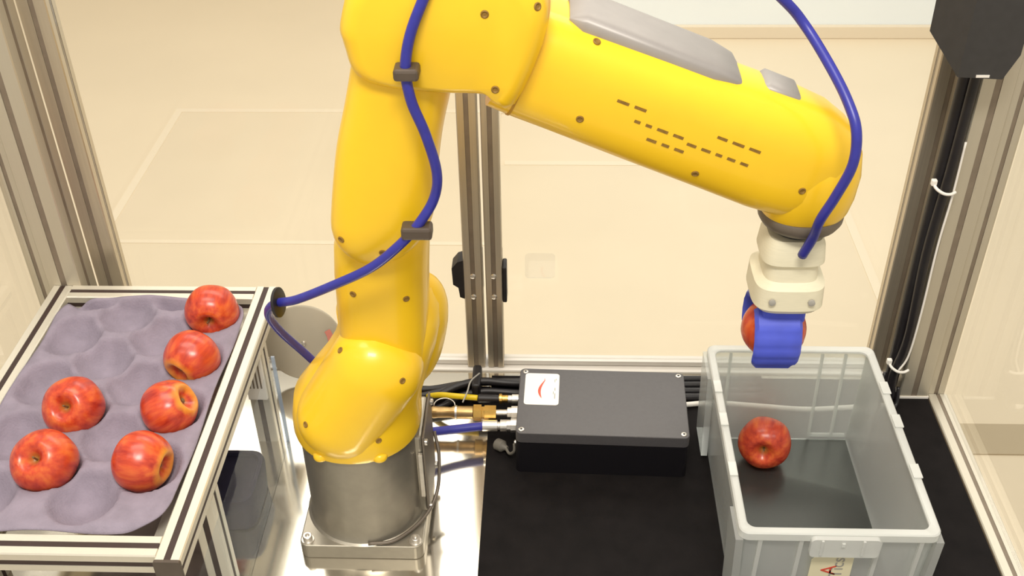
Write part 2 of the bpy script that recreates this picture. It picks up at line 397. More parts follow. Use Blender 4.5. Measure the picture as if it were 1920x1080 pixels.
# ================================================================== FRUIT STAND + TRAY
fs = empty('tray_stand', (-0.578, 1.04, 0.0), 'aluminium profile stand holding the fruit tray', 'stand')
ZT = 0.200
RR, RL = -0.422, -0.731
r_right = profile('rail', fs, 'y', (RR, ZT-0.015), 0.784, 1.302)
r_left = profile('rail', fs, 'y', (RL, ZT-0.015), 0.784, 1.300)
profile('rail', fs, 'x', (1.287, ZT-0.015), RL+0.015, RR-0.015)
profile('rail', fs, 'x', (0.804, ZT-0.015), RL+0.015, RR-0.015)
for x in (RR, RL):
    build('end_cap', prism(bmesh.new(), rrect(x-0.0155, x+0.0155, ZT-0.0305, ZT+0.0005, 0.003), 'y', 0.780, 0.784), 'cap', fs)
for x in (RR, RL):
    for y in (0.915, 1.193):
        profile('leg', fs, 'z', (x, y), 0.0, ZT-0.030)
# slotted corner bracket at the rear right leg
bm = bmesh.new()
B(bm, -0.436, -0.4085, 1.172, 1.1775, 0.090, 0.169)
br = build('corner_bracket', bm, 'white', fs)
for k in range(4):
    x = -0.4305+0.0055*k
    box('bracket_slot', 'slotgrey', br, x-0.0011, x+0.0011, 1.1712, 1.1719, 0.112, 0.128+0.010*k)
# angle strips the tray rests on
box('support_strip', 'alu', fs, -0.716, -0.694, 0.820, 1.272, 0.170, 0.173)
box('support_strip', 'alu', fs, -0.459, -0.437, 0.820, 1.272, 0.170, 0.173)
# clear sheet beside the stand
ac = empty('acrylic_sheet', (-0.392, 0.9, 0.0), 'clear acrylic sheet standing on edge between tray stand and robot', 'panel')
box('sheet', 'acrylic', ac, -0.394, -0.390, 0.62, 1.178, 0.0, 0.166)
box('polished_edge', 'acredge', ac, -0.3945, -0.3895, 1.178, 1.1805, 0.0, 0.166)

bm = bmesh.new(); rgs = []  # added tub shape, stands in for a dark reflection in the metal sheet
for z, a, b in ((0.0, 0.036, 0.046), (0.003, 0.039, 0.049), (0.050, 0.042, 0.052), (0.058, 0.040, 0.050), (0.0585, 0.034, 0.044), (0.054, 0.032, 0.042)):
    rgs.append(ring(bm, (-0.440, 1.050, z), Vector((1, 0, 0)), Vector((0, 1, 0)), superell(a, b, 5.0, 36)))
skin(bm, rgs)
tag(build('reflection_tub', bm, mat('navy_reflection', (0.022, 0.020, 0.042), 0.6, noise=0.1, spec=0.15), None, True, origin=(-0.440, 1.050, 0.0), auto=40), 'added dark navy rounded shape standing in for a reflection underneath the tray stand', 'tub')

# fruit tray: height field with staggered cups
CX = [-0.484-0.0622*i for i in range(4)]
cups = []
for i, x in enumerate(CX):
    y0 = 0.923 if i % 2 == 0 else 0.872
    cups += [(x, y0+0.1015*k) for k in range(4 if i % 2 == 0 else 5)]
TX0, TX1, TY0, TY1 = -0.713, -0.4385, 0.8215, 1.2705
def tray_z(x, y):
    z = 0.2035
    best = 9
    for cx, cy in cups:
        d = math.hypot(x-cx, (y-cy)*0.97)
        best = min(best, d)
    dep = 0.030
    if best < 0.043:
        t = best/0.043
        z -= dep*(1-t*t)**0.85
    # outer margin: keep a flat lip that turns down a little at the rim
    e = min(x-TX0, TX1-x, y-TY0, TY1-y)
    if e < 0.014:
        f = max(0, e/0.014); f = f*f*(3-2*f)
        lip = 0.2025-0.004*(1-f)+0.0035*math.sin(y*31)*(1-f)+0.003*math.sin(x*42+1)*(1-f)
        z = z*f+lip*(1-f)
    return z
bm = bmesh.new(); NX, NY = 84, 138; G = []
rc = 0.05
for j in range(NY+1):
    row = []
    for i in range(NX+1):
        u, v = i/NX*2-1, j/NY*2-1
        hx, hy = (TX1-TX0)/2, (TY1-TY0)/2
        x, y = u*hx, v*hy
        # square -> rounded rectangle
        ax, ay = abs(x)-(hx-rc), abs(y)-(hy-rc)
        if ax > 0 and ay > 0:
            mxr = max(ax, ay); L = math.hypot(ax, ay); s = mxr/L
            x = math.copysign(hx-rc+ax*s, x); y = math.copysign(hy-rc+ay*s, y)
        X, Y = (TX0+TX1)/2+x, (TY0+TY1)/2+y
        row.append(bm.verts.new((X, Y, tray_z(X, Y))))
    G.append(row)
for j in range(NY):
    for i in range(NX):
        bm.faces.new((G[j][i], G[j][i+1], G[j+1][i+1], G[j+1][i]))
tr = build('fruit_tray', bm, 'pulp', None, True, origin=((TX0+TX1)/2, (TY0+TY1)/2, 0.173))
sm = tr.modifiers.new('thick', 'SOLIDIFY'); sm.thickness = 0.0016; sm.offset = -1
tag(tr, 'purple-grey moulded pulp fruit tray with rounded cups, set in the aluminium stand', 'tray')

# ================================================================== APPLES
def apple_body(bm, R=0.0375):
    n, rings = 40, []
    prof = []
    for k in range(37):
        a = math.pi*k/36
        s = math.sin(a); c = math.cos(a)
        r = R*1.02*s**0.86*(1+0.06*c); z = R*0.94*c
        prof.append([r, z])
    out = []
    for r, z in prof:
        if z > 0:   # stem cavity
            q = max(0, 1-r/(R*0.50)); z -= R*0.52*q**1.35
        else:       # flat, dished calyx end
            z = max(z, -R*0.80-0.02*r)
            q = max(0, 1-r/(R*0.42)); z += R*0.34*q**0.9
        out.append((r, z))
    for r, z in out:
        rg = []
        for i in range(n):
            t = 2*math.pi*i/n
            k = 1+0.022*math.cos(5*t+0.6)*(0.4+0.6*(z < 0))+0.012*math.cos(2*t)
            rg.append(bm.verts.new((r*k*math.cos(t), r*k*math.sin(t), z)))
        rings.append(rg)
    skin(bm, rings, cap=False)
    bmesh.ops.remove_doubles(bm, verts=bm.verts[:], dist=1e-5)
    return bm
def make_apple(c, stem, label, spin=0.0, scale=1.0, stem_len=0.016, group=None):
    """stem = world direction of the stem end"""
    root = empty('apple', c, label, 'apple', group)
    b = build('flesh', apple_body(bmesh.new()), 'apple', None, True)
    s = build('stem', tube(bmesh.new(), [(0, 0, 0.014), (0.0006, 0, 0.022), (0.0018, 0.0006, 0.014+stem_len)], 0.0012, 8, 5), 'stem', None, True)
    bmm = bmesh.new(); lathe(bmm, (0, 0, -0.0235), (0, 0, 1), [(0, 0.002), (0.001, 0.0035), (0.003, 0.0015)], 10)
    x = build('calyx', bmm, 'stem', None, True)
    root.rotation_mode = 'QUATERNION'
    from mathutils import Quaternion
    root.rotation_quaternion = Vector(stem).to_track_quat('Z', 'Y') @ Quaternion((0, 0, 1), spin)
    root.scale = (scale,)*3
    for o in (b, s, x): o.parent = root
    return root
def img_dir(a, b, k, c):
    """a right, b up, k towards the camera, seen from the camera at point c"""
    t = (Vector((0, 0, H))-Vector(c)).normalized()
    r = Vector((0, 0, 1)).cross(t).normalized(); u = t.cross(r)
    return (r*a+u*b+t*k).normalized()
AZ = 0.2125
AP = [((-0.6085, 0.921, AZ), (-0.42, 0.30, 0.86), 1, 1.02, 'red apple with open stem cavity in the tray, close to the front rail', 0.5),
      ((-0.6085, 1.019, AZ), (-0.40, 0.12, 0.88), 1, 1.01, 'red apple with open stem cavity, between another such apple and empty tray cups', 1.4),
      ((-0.4825, 1.226, AZ), (-0.30, -0.58, 0.75), 1, 1.00, 'dark red apple in the rear corner of the fruit tray, small stem showing', 2.2),
      ((-0.4835, 1.119, AZ), (-0.74, -0.54, 0.40), -1, 0.985, 'red apple in the fruit tray with its orange calyx end beside the rear corner apple', 0.2),
      ((-0.484, 1.0195, AZ), (0.80, 0.22, 0.55), -1, 0.96, 'red apple with a full yellow-ringed calyx end turned to the side rail', 3.0),
      ((-0.489, 0.923, AZ), (0.78, -0.48, 0.40), -1, 0.985, 'red apple with protruding stem and shaded yellow calyx end, close to the front rail', 4.4)]
for c, (a, b, k), sg, sc, lab, sp in AP:
    d = img_dir(a, b, k, c)
    make_apple(c, d*sg, lab, sp, sc, group='apples in the fruit tray')
cB = (0.315, 1.148, 0.0415)
make_apple(cB, img_dir(0.02, -0.50, 0.86, cB), 'red apple lying alone on the floor of the clear plastic bin', 0.9, 0.985, 0.012)
cG = Vector((0.270, 1.030, 0.342))
make_apple(cG, (0.05, -0.1, 1.0), 'red apple gripped by the blue fingers above the bin', 0.3, 1.0, 0.010)

# ================================================================== ROBOT
RX, RY = -0.247, 1.040
rb = empty('robot_arm', (RX, RY, 0.0), 'yellow six-axis robot arm on a grey base, reaching over the bin', 'robot arm')
bp = build('base_plate', prism(bmesh.new(), rrect(RX-0.083, RX+0.083, RY-0.083, RY+0.083, 0.012), 'z', 0.0, 0.024), 'robgrey', rb)
mod = bp.modifiers.new('b', 'BEVEL'); mod.width = 0.0015; mod.segments = 2
build('base_column', lathe(bmesh.new(), (RX, RY, 0.024), (0, 0, 1), [(0, 0.0835), (0.002, 0.0800), (0.006, 0.0782), (0.020, 0.0775), (0.150, 0.0775), (0.152, 0.076)], 64), 'robgrey', rb, True, auto=35)
for sx in (-1, 1):
    for sy in (-1, 1):
        q = (RX+sx*0.0725, RY+sy*0.0725-(0.0 if sy < 0 else 0.0), 0.024)
        bmm = lathe(bmesh.new(), q, (0, 0, 1), [(0, 0.0085), (0.0015, 0.0085), (0.0016, 0.0062), (0.0085, 0.0062), (0.009, 0.0055), (0.009, 0.0032), (0.005, 0.003)], 20)
        build('bolt', bmm, 'steel', rb, True, auto=35)
# connector panel on the side of the base
cp = build('connector_panel', B(bmesh.new(), RX+0.060, RX+0.084, RY-0.020, RY+0.062, 0.024, 0.165, 0.004), 'robgrey', rb)
box('panel_flange', 'flange', cp, RX+0.0842, RX+0.0875, RY-0.024, RY+0.066, 0.026, 0.168, 0.001)
box('panel_latch', 'steel', cp, RX+0.0775, RX+0.0840, RY-0.0262, RY-0.0202, 0.060, 0.138, 0.001)
for (yy, zz) in ((RY-0.018, 0.155), (RY+0.060, 0.155), (RY-0.018, 0.035), (RY+0.060, 0.035)):
    build('panel_screw', lathe(bmesh.new(), (RX+0.0875, yy, zz), (1, 0, 0), [(0, 0.0045), (0.003, 0.0045), (0.004, 0.003)], 14), 'steel', cp, True, auto=35)
build('earth_cable', tube(bmesh.new(), [(RX+0.0905, RY+0.055, 0.105), (RX+0.098, RY+0.030, 0.080), (RX+0.096, RY-0.004, 0.045), (RX+0.078, RY-0.040, 0.030), (RX+0.045, RY-0.074, 0.0275), (RX+0.010, RY-0.0805, 0.0270)], 0.0024, 8), 'flange', rb, True)

# --- yellow swivel body (loft of ellipses)
def zloft(name, secs, m, parent, p=2.3, n=48):
    bm = bmesh.new(); X, Y = Vector((1, 0, 0)), Vector((0, 1, 0))
    skin(bm, [ring(bm, (cx, cy, z), X, Y, superell(rx, ry, p, n)) for z, cx, cy, rx, ry in secs])
    return build(name, bm, m, parent, True, auto=50)
sw = zloft('swivel_body', [
    (0.1760, -0.247, 1.040, 0.0770, 0.0770), (0.1765, -0.247, 1.040, 0.0815, 0.0815), (0.185, -0.247, 1.040, 0.0832, 0.0832), (0.205, -0.246, 1.040, 0.0830, 0.0830),
    (0.230, -0.243, 1.042, 0.0815, 0.0815), (0.255, -0.229, 1.046, 0.0755, 0.0790), (0.280, -0.215, 1.050, 0.0690, 0.0750),
    (0.305, -0.203, 1.054, 0.0650, 0.0720), (0.330, -0.196, 1.058, 0.0630, 0.0680), (0.352, -0.197, 1.060, 0.0630, 0.0630), (0.370, -0.195, 1.065, 0.0520, 0.0520), (0.378, -0.195, 1.065, 0.036, 0.036)], 'yellow', rb, 2.1)
# front cover: a leaning flattened capsule
bm = bmesh.new()
a0, a1 = Vector((-0.257, 1.003, 0.220)), Vector((-0.208, 1.005, 0.300))
ax = (a1-a0).normalized(); sd = Vector((0, 1, 0)).cross(ax).normalized()
rgs = []
L = (a1-a0).length
for k in range(25):
    t = -1+2*k/24
    s = t*(L/2+0.056)
    over = max(0, abs(s)-L/2)/0.056
    rr = math.sqrt(max(1-over*over, 0.0001))
    rgs.append(ring(bm, (a0+a1)/2+ax*s, sd, Vector((0, 1, 0)), superell(0.0575*rr, 0.055*rr, 2.2, 40)))
skin(bm, rgs)
build('front_cover', bm, 'yellow', rb, True)
# motor bulge behind
bm = bmesh.new(); rgs = []
for k in range(21):
    t = -1+2*k/20
    rr = math.sqrt(max(1-abs(t)**2.6, 0.0001))
    rgs.append(ring(bm, (-0.188+0.018*t, 1.082, 0.290+0.092*t), Vector((1, 0, 0)), Vector((0, 1, 0)), superell(0.058*rr, 0.052*rr, 2.2, 36)))
skin(bm, rgs)
build('motor_cover', bm, 'yellow', rb, True)
# lugs at the foot of the swivel
for a in (-118, -62):
    t = math.radians(a)
    build('lug', lathe(bmesh.new(), (RX+0.0790*math.cos(t), RY+0.0790*math.sin(t), 0.1765), (0, 0, 1), [(0, 0.009), (0.002, 0.010), (0.007, 0.0095), (0.010, 0.006)], 18), 'yellow', rb, True, auto=50)
# --- shoulder column
zloft('shoulder_column', [(0.30, -0.200, 1.040, 0.053, 0.052), (0.36, -0.198, 1.038, 0.054, 0.052), (0.43, -0.194, 1.034, 0.0545, 0.051), (0.47, -0.190, 1.030, 0.0540, 0.050),
                          (0.50, -0.183, 1.028, 0.050, 0.046), (0.515, -0.182, 1.026, 0.040, 0.038)], 'yellow', rb, 2.8)
# --- upper arm link: rounded lower end, leaning to the elbow
ua = [(-0.186, 0.470), (-0.181, 0.520), (-0.174, 0.570), (-0.165, 0.620), (-0.152, 0.670), (-0.142, 0.715), (-0.137, 0.755)]
path = smooth_path([(x, 1.000, z) for x, z in ua], 5)
bm = bmesh.new(); rgs = []
for i, q in enumerate(path):
    f = i/(len(path)-1)
    hw = 0.0585-0.006*f; hd = 0.046
    over = max(0, 1-i/6)
    k = math.sqrt(max(1-over*over, 0.003))
    kt = 1.0
    rgs.append(ring(bm, q, Vector((1, 0, 0.12)).normalized(), Vector((0, 1, 0)), superell(hw*k, hd*(0.55+0.45*k), 2.9, 44)))
skin(bm, rgs)
build('upper_arm', bm, 'yellow', rb, True, auto=60)
# --- elbow housing: rounded block about the elbow axis
bm = bmesh.new()
poly = []
ec = Vector((-0.118, 0.745))
pts = [(-0.196, 0.735), (-0.188, 0.705), (-0.160, 0.692), (-0.105, 0.686), (-0.060, 0.684), (-0.034, 0.672), (-0.002, 0.756), (-0.020, 0.800), (-0.070, 0.820), (-0.130, 0.823), (-0.178, 0.800), (-0.197, 0.755)]
sp = smooth_path([(x, 0, z) for x, z in pts+[pts[0]]], 4)[:-1]
rgs = []
cc = Vector((-0.10, 0, 0.74))
for y, k in ((0.944, 0.80), (0.946, 0.88), (0.952, 0.955), (0.962, 1.0), (1.085, 1.0), (1.098, 0.95), (1.104, 0.85)):
    rgs.append([bm.verts.new((cc.x+(q.x-cc.x)*k, y, cc.z+(q.z-cc.z)*k)) for q in sp])
skin(bm, rgs)
build('elbow_housing', bm, 'yellow', rb, True, auto=60)
# --- forearm
f0, f1 = Vector((-0.045, 1.028, 0.704)), Vector((0.262, 1.028, 0.580))
fd = (f1-f0).normalized(); fn = Vector((0, 1, 0)).cross(fd).normalized()
if fn.z < 0: fn = -fn
bm = bmesh.new(); rgs = []
FL = (f1-f0).length
secs = [(0.0, 0.057, 0.060), (0.03, 0.0585, 0.0605), (0.06, 0.0590, 0.060), (0.15, 0.062, 0.058), (0.24, 0.064, 0.056), (0.30, 0.066, 0.054), (0.335, 0.064, 0.053), (0.362, 0.056, 0.049), (0.380, 0.042, 0.040), (0.391, 0.023, 0.024), (0.394, 0.004, 0.005)]
for s, hh, hd in secs:
    rgs.append(ring(bm, f0+fd*s, Vector((0, 1, 0)), fn, superell(hd, hh, 3.0, 44)))
skin(bm, rgs)
fo = build('forearm', bm, 'yellow', rb, True, auto=60)
# seam ring between elbow and forearm
bm = bmesh.new()
skin(bm, [ring(bm, f0+fd*s, Vector((0, 1, 0)), fn, superell(0.0612, 0.0592, 3.0, 44)) for s in (0.022, 0.0245)])
build('seam', bm, 'seam', rb, True, auto=60)
# wrist: rounded lobe pointing down
bm = bmesh.new(); rgs = []
for z, r in ((0.615, 0.040), (0.590, 0.052), (0.565, 0.055), (0.540, 0.053), (0.522, 0.049), (0.516, 0.046)):
    rgs.append(ring(bm, (0.278, 1.028, z), Vector((1, 0, 0)), Vector((0, 1, 0)), superell(r, r*0.95, 2.3, 40)))
skin(bm, rgs); build('wrist', bm, 'yellow', rb, True, auto=60)
build('wrist_collar', lathe(bmesh.new(), (0.278, 1.028, 0.516), (0, 0, -1), [(0, 0.0460), (0.002, 0.0470), (0.010, 0.0465), (0.016, 0.043), (0.021, 0.034), (0.022, 0.030)], 40), 'flange', rb, True, auto=40)
build('tool_flange', lathe(bmesh.new(), (0.276, 1.028, 0.494), (0, 0, -1), [(0, 0.026), (0.006, 0.026), (0.007, 0.024)], 32), 'darkgrey', rb, True, auto=40)
# grey cover plate on top of the forearm
bm = bmesh.new(); rgs = []
for s, hh, hd in ((0.045, 0.002, 0.030), (0.060, 0.014, 0.040), (0.20, 0.014, 0.040), (0.225, 0.010, 0.036), (0.235, 0.002, 0.030)):
    rgs.append(ring(bm, f0+fd*s+fn*0.058+Vector((0, 0.006, 0)), Vector((0, 1, 0)), fn, superell(hd, hh, 4.0, 28)))
skin(bm, rgs); build('forearm_cover', bm, 'cover', rb, True, auto=50)
bm = bmesh.new(); rgs = []
for s, hh, hd in ((0.255, 0.002, 0.018), (0.262, 0.010, 0.024), (0.295, 0.010, 0.024), (0.303, 0.002, 0.018)):
    rgs.append(ring(bm, f0+fd*s+fn*0.059+Vector((0, 0.004, 0)), Vector((0, 1, 0)), fn, superell(hd, hh, 4.0, 24)))
skin(bm, rgs); build('cover_tab', bm, 'cover', rb, True, auto=50)

# screws: cast onto the yellow surface from the front
bpy.context.view_layer.update()
dg = bpy.context.evaluated_depsgraph_get()
def hit(x, z, y0=0.80, allow=('swivel', 'front', 'motor', 'shoulder', 'upper', 'elbow', 'forearm', 'wrist'), d=(0, 1, -0.35)):
    d = Vector(d).normalized()
    o = Vector((x, 0.96, z))-d*0.25
    ok, loc, nor, idx, ob, mtx = scene.ray_cast(dg, o, d)
    if ok and ob.name.split('.')[0].split('_')[0] in allow: return loc, nor
    return None
for x, z in ((-0.245, 0.348), (-0.171, 0.312), (-0.295, 0.240), (-0.208, 0.213), (-0.162, 0.423), (-0.222, 0.430), (-0.222, 0.512), (-0.178, 0.497), (-0.052, 0.690), (-0.060, 0.765), (-0.012, 0.772), (0.030, 0.655), (0.045, 0.735), (0.262, 0.572), (0.150, 0.592)):
    h = hit(x, z)
    if not h: continue
    loc, nor = h
    build('screw', lathe(bmesh.new(), loc-nor*0.001, nor, [(0, 0.0040), (0.0016, 0.0040), (0.0022, 0.0030), (0.0012, 0.0018)], 14), 'print', rb, True, auto=35)
# faded print on the forearm: short rows of dark dashes (unreadable in the photograph)
rnd = random.Random(2)
for row, (s0, s1, off) in enumerate(((0.115, 0.150, 0.012), (0.140, 0.190, -0.002), (0.160, 0.205, -0.016), (0.200, 0.265, -0.006), (0.225, 0.275, 0.012))):
    s = s0
    while s < s1:
        L = rnd.uniform(0.006, 0.013)
        c = f0+fd*(s+L/2)+fn*off
        rr = scene.ray_cast(dg, c-Vector((0, 0.2, 0)), Vector((0, 1, 0)))
        if rr[0]:
            y = rr[1].y-0.0004
            bm = bmesh.new(); h = 0.0016
            vs4 = [bm.verts.new(Vector((c.x, y, c.z))+fd*a*L/2+fn*b*h) for a, b in ((-1, -1), (1, -1), (1, 1), (-1, 1))]
            bm.faces.new(vs4); build('print_mark', bm, 'print', fo)
        s += L+0.006

# ================================================================== GRIPPER
gr = empty('soft_gripper', (0.276, 1.028, 0.487), 'cream printed gripper with two broad blue soft fingers, hanging from the robot wrist', 'gripper')
bm = bmesh.new(); rgs = []
for z, a, b in ((0.487, 0.030, 0.030), (0.478, 0.034, 0.034), (0.458, 0.036, 0.036), (0.452, 0.030, 0.032), (0.435, 0.031, 0.034), (0.428, 0.040, 0.042), (0.402, 0.041, 0.044), (0.396, 0.036, 0.040)):
    rgs.append(ring(bm, (0.274, 1.029, z), Vector((1, 0, 0)), Vector((0, 1, 0)), superell(a, b, 4.0, 36)))
skin(bm, rgs); build('mount', bm, 'cream', gr, True, auto=35)
for x in (-0.022, 0.022):
    build('mount_screw', lathe(bmesh.new(), (0.274+x, 1.029-0.0430, 0.415), (0, -1, 0), [(0, 0.004), (0.0025, 0.004), (0.003, 0.0025)], 14), 'greyprint', gr, True, auto=35)
for sgn in (-1, 1):
    bm = bmesh.new(); rgs = []
    n = 17
    for k in range(n):
        a = math.radians(68-112*k/(n-1))
        w = 0.0275*(1-0.25*max(0, (k-12)/5)**2)
        ri, ro_ = 0.0395, 0.0395+0.0105*(1-0.45*k/(n-1))
        cy, cz = 1.030, 0.342
        pi = (cy+sgn*ri*math.cos(a), cz+ri*math.sin(a)); po = (cy+sgn*ro_*math.cos(a), cz+ro_*math.sin(a))
        bulge = 0.002 if k % 3 == 1 else 0.0
        po = (po[0]+sgn*bulge*math.cos(a), po[1]+bulge*math.sin(a))
        e = 0.004
        rg = []
        for (xx, q) in ((-w+e, pi), (w-e, pi), (w, ((pi[0]+po[0])/2, (pi[1]+po[1])/2)), (w-e, po), (-w+e, po), (-w, ((pi[0]+po[0])/2, (pi[1]+po[1])/2))):
            rg.append(bm.verts.new((0.267+xx, q[0], q[1])))
        rgs.append(rg)
    skin(bm, rgs)
    f = build('finger', bm, 'bluegrip', gr, True, auto=50)
    box('finger_root', 'bluegrip', gr, 0.247, 0.297, 1.030+sgn*0.010 if sgn > 0 else 1.030-0.030, 1.030+0.030 if sgn > 0 else 1.030-0.010, 0.374, 0.3965, 0.003)

# ================================================================== HOSES ON THE ROBOT
hs = empty('air_hose', (-0.300, 1.080, 0.215), 'long blue air hose looping up the robot arm to the gripper', 'hose')
pts = [(-0.296, 1.085, 0.222), (-0.317, 1.08, 0.257), (-0.337, 1.06, 0.308), (-0.341, 1.04, 0.349), (-0.324, 1.015, 0.384), (-0.288, 0.985, 0.413), (-0.235, 0.955, 0.456),
       (-0.189, 0.940, 0.490), (-0.156, 0.935, 0.522), (-0.134, 0.936, 0.548), (-0.117, 0.940, 0.576), (-0.112, 0.938, 0.608), (-0.120, 0.934, 0.652), (-0.132, 0.932, 0.692), (-0.134, 0.934, 0.730),
       (-0.120, 0.938, 0.775), (-0.085, 0.950, 0.835), (-0.02, 0.980, 0.880), (0.07, 1.010, 0.865), (0.15, 1.030, 0.815), (0.225, 1.035, 0.752), (0.253, 1.033, 0.723), (0.276, 0.995, 0.694), (0.290, 0.965, 0.671),
       (0.297, 0.947, 0.650), (0.298, 0.942, 0.617), (0.289, 0.947, 0.578), (0.280, 0.955, 0.544), (0.281, 0.972, 0.512), (0.276, 0.984, 0.480)]
build('hose', tube(bmesh.new(), pts, 0.0053, 12, 7), 'hose', hs, True)
c = Vector((-0.324, 1.015, 0.384)); d = Vector((0.97, -0.12, 0.15)).normalized()
build('clamp_disc', lathe(bmesh.new(), c+Vector((0.008, -0.006, 0.007))-d*0.003, d, [(0, 0.0165), (0.001, 0.0180), (0.004, 0.0180), (0.005, 0.0165)], 28), 'black', hs, True, auto=40)
bm = B(bmesh.new(), -0.152, -0.120, 0.927, 0.946, 0.533, 0.547, 0.003)
build('hose_clip', bm, 'cap', hs)
bm = B(bmesh.new(), -0.146, -0.122, 0.924, 0.946, 0.712, 0.724, 0.003)
build('hose_clip', bm, 'cap', hs)

# ================================================================== CONTROL BOX
cbx = empty('control_box', (0.08, 1.185, 0.003), 'black metal control box with a white square label on its lid', 'box')
ang = math.radians(-1.6)
def rotb(bm, c=(0.08, 1.185)):
    bmesh.ops.rotate(bm, verts=bm.verts[:], cent=(c[0], c[1], 0), matrix=Matrix.Rotation(ang, 3, 'Z')); return bm
X0, X1, Y0, Y1 = -0.043, 0.203, 1.116, 1.258
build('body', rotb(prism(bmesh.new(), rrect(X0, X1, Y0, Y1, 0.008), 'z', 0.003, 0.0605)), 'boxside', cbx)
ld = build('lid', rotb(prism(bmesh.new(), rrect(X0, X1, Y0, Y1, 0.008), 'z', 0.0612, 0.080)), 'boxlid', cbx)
mod = ld.modifiers.new('b', 'BEVEL'); mod.width = 0.0012; mod.segments = 2; mod.limit_method = 'ANGLE'
for x in (X0+0.008, X1-0.008):
    for y in (Y0+0.008, Y1-0.008):
        s = build('screw', rotb(lathe(bmesh.new(), (x, y, 0.0798), (0, 0, 1), [(0, 0.0042), (0.0008, 0.0042), (0.0012, 0.0034), (0.0012, 0.0018), (0.0004, 0.0016)], 18)), 'steel', ld, True, auto=30)
        build('screw_recess', rotb(lathe(bmesh.new(), (x, y, 0.0804), (0, 0, 1), [(0, 0.0016), (0.0003, 0.0016)], 10)), 'black', s)
lb = build('label', rotb(prism(bmesh.new(), rrect(-0.0345, 0.0165, 1.1765, 1.2465, 0.005), 'z', 0.0800, 0.0804)), 'label', ld)
# red swoosh
bm = bmesh.new(); A = []; Bv = []
for k in range(17):
    t = k/16; y = 1.190+0.046*t
    xo = -0.0085-0.0085*math.sin(math.pi*min(1, t*1.15))**0.9*(1-0.35*t)+0.003*t
    wd = 0.0045*math.sin(math.pi*t)**0.8*(1.25-0.7*t)
    A.append(bm.verts.new((xo, y, 0.0807))); Bv.append(bm.verts.new((xo+wd, y, 0.0807)))
for i in range(16): bm.faces.new((A[i], A[i+1], Bv[i+1], Bv[i]))
build('red_swoosh', rotb(bm), 'red', lb)
for (x, y, w_, l_) in ((0.0105, 1.196, 0.0012, 0.012), (0.0105, 1.211, 0.0012, 0.006), (0.0082, 1.203, 0.0010, 0.006), (0.0100, 1.230, 0.0010, 0.006), (0.0118, 1.233, 0.0010, 0.004)):
    bm = bmesh.new(); vv = [bm.verts.new((x+a*w_/2, y+b*l_/2, 0.0807)) for a, b in ((-1, -1), (1, -1), (1, 1), (-1, 1))]; bm.faces.new(vv)
    build('print_mark', rotb(bm), 'greyprint', lb)
# ports on the left side of the box
for (y, z, r) in ((1.240, 0.036, 0.0075), (1.2085, 0.036, 0.0105), (1.1815, 0.036, 0.0105)):
    build('port', lathe(bmesh.new(), (-0.044, y, z), (-1, 0, 0), [(0, r), (0.010, r), (0.0105, r*0.8), (0.016, r*0.8)], 8 if r > 0.01 else 18), 'steel', cbx, False)
build('port_screw', lathe(bmesh.new(), (-0.044, 1.142, 0.040), (-1, 0, 0), [(0, 0.0035), (0.003, 0.0035), (0.004, 0.002)], 14), 'steel', cbx, True, auto=35)
# dust cap on a strap
dc = empty('dust_cap', (-0.062, 1.150, 0.003), 'small grey rubber dust cap hanging on a strap beside the control box', 'cap')
build('cap', lathe(bmesh.new(), (-0.076, 1.168, 0.012), (0.75, -0.55, 0.1), [(0, 0.007), (0.002, 0.009), (0.013, 0.009), (0.017, 0.005), (0.022, 0.003)], 18), 'greycap', dc, True, auto=40)
build('strap', tube(bmesh.new(), [(-0.061, 1.157, 0.014), (-0.055, 1.143, 0.016), (-0.048, 1.138, 0.026), (-0.0475, 1.142, 0.037)], 0.0022, 8), 'greycap', dc, True)

# blue supply hose
bh = empty('supply_hose', (-0.12, 1.17, 0.0), 'short blue hose with steel fitting plugged into the control box', 'hose')
build('hose', tube(bmesh.new(), [(-0.200, 1.150, 0.050), (-0.175, 1.158, 0.043), (-0.140, 1.169, 0.038), (-0.094, 1.1795, 0.036)], 0.0066, 14), 'hose', bh, True)
build('fitting', lathe(bmesh.new(), (-0.096, 1.1800, 0.036), (1, 0.02, 0), [(0, 0.0085), (0.022, 0.0085), (0.0225, 0.006), (0.026, 0.006), (0.0265, 0.009), (0.036, 0.009)], 18), 'steel', bh, True, auto=35)
# brass coupling
bc = empty('brass_coupling', (-0.13, 1.208, 0.003), 'brass push-fit coupling line between robot and control box', 'coupling')
zc, yc = 0.036, 1.2085
build('cuff', lathe(bmesh.new(), (-0.205, yc, zc), (1, 0, 0), [(0, 0.0085), (0.030, 0.0085)], 20), 'black', bc, True, auto=35)
build('tail', lathe(bmesh.new(), (-0.175, yc, zc), (1, 0, 0), [(0, 0.0080), (0.003, 0.0095), (0.010, 0.0085), (0.020, 0.0085), (0.030, 0.0080), (0.034, 0.0095), (0.036, 0.0095)], 20), 'bronze', bc, True, auto=35)
build('clamp_ring', lathe(bmesh.new(), (-0.139, yc, zc), (1, 0, 0), [(0, 0.0108), (0.003, 0.0108)], 20), 'steel', bc, True, auto=35)
build('sleeve', lathe(bmesh.new(), (-0.136, yc, zc), (1, 0, 0), [(0, 0.0098), (0.024, 0.0098), (0.025, 0.008)], 20), 'bronze', bc, True, auto=35)
build('collar', lathe(bmesh.new(), (-0.111, yc, zc), (1, 0, 0), [(0, 0.0125), (0.012, 0.0125), (0.0125, 0.0095), (0.016, 0.0095), (0.0165, 0.0115), (0.034, 0.0115), (0.0345, 0.008)], 6), 'brass', bc)
build('nipple', lathe(bmesh.new(), (-0.0766, yc, zc), (1, 0, 0), [(0, 0.0052), (0.016, 0.0052)], 18), 'steel', bc, True, auto=35)
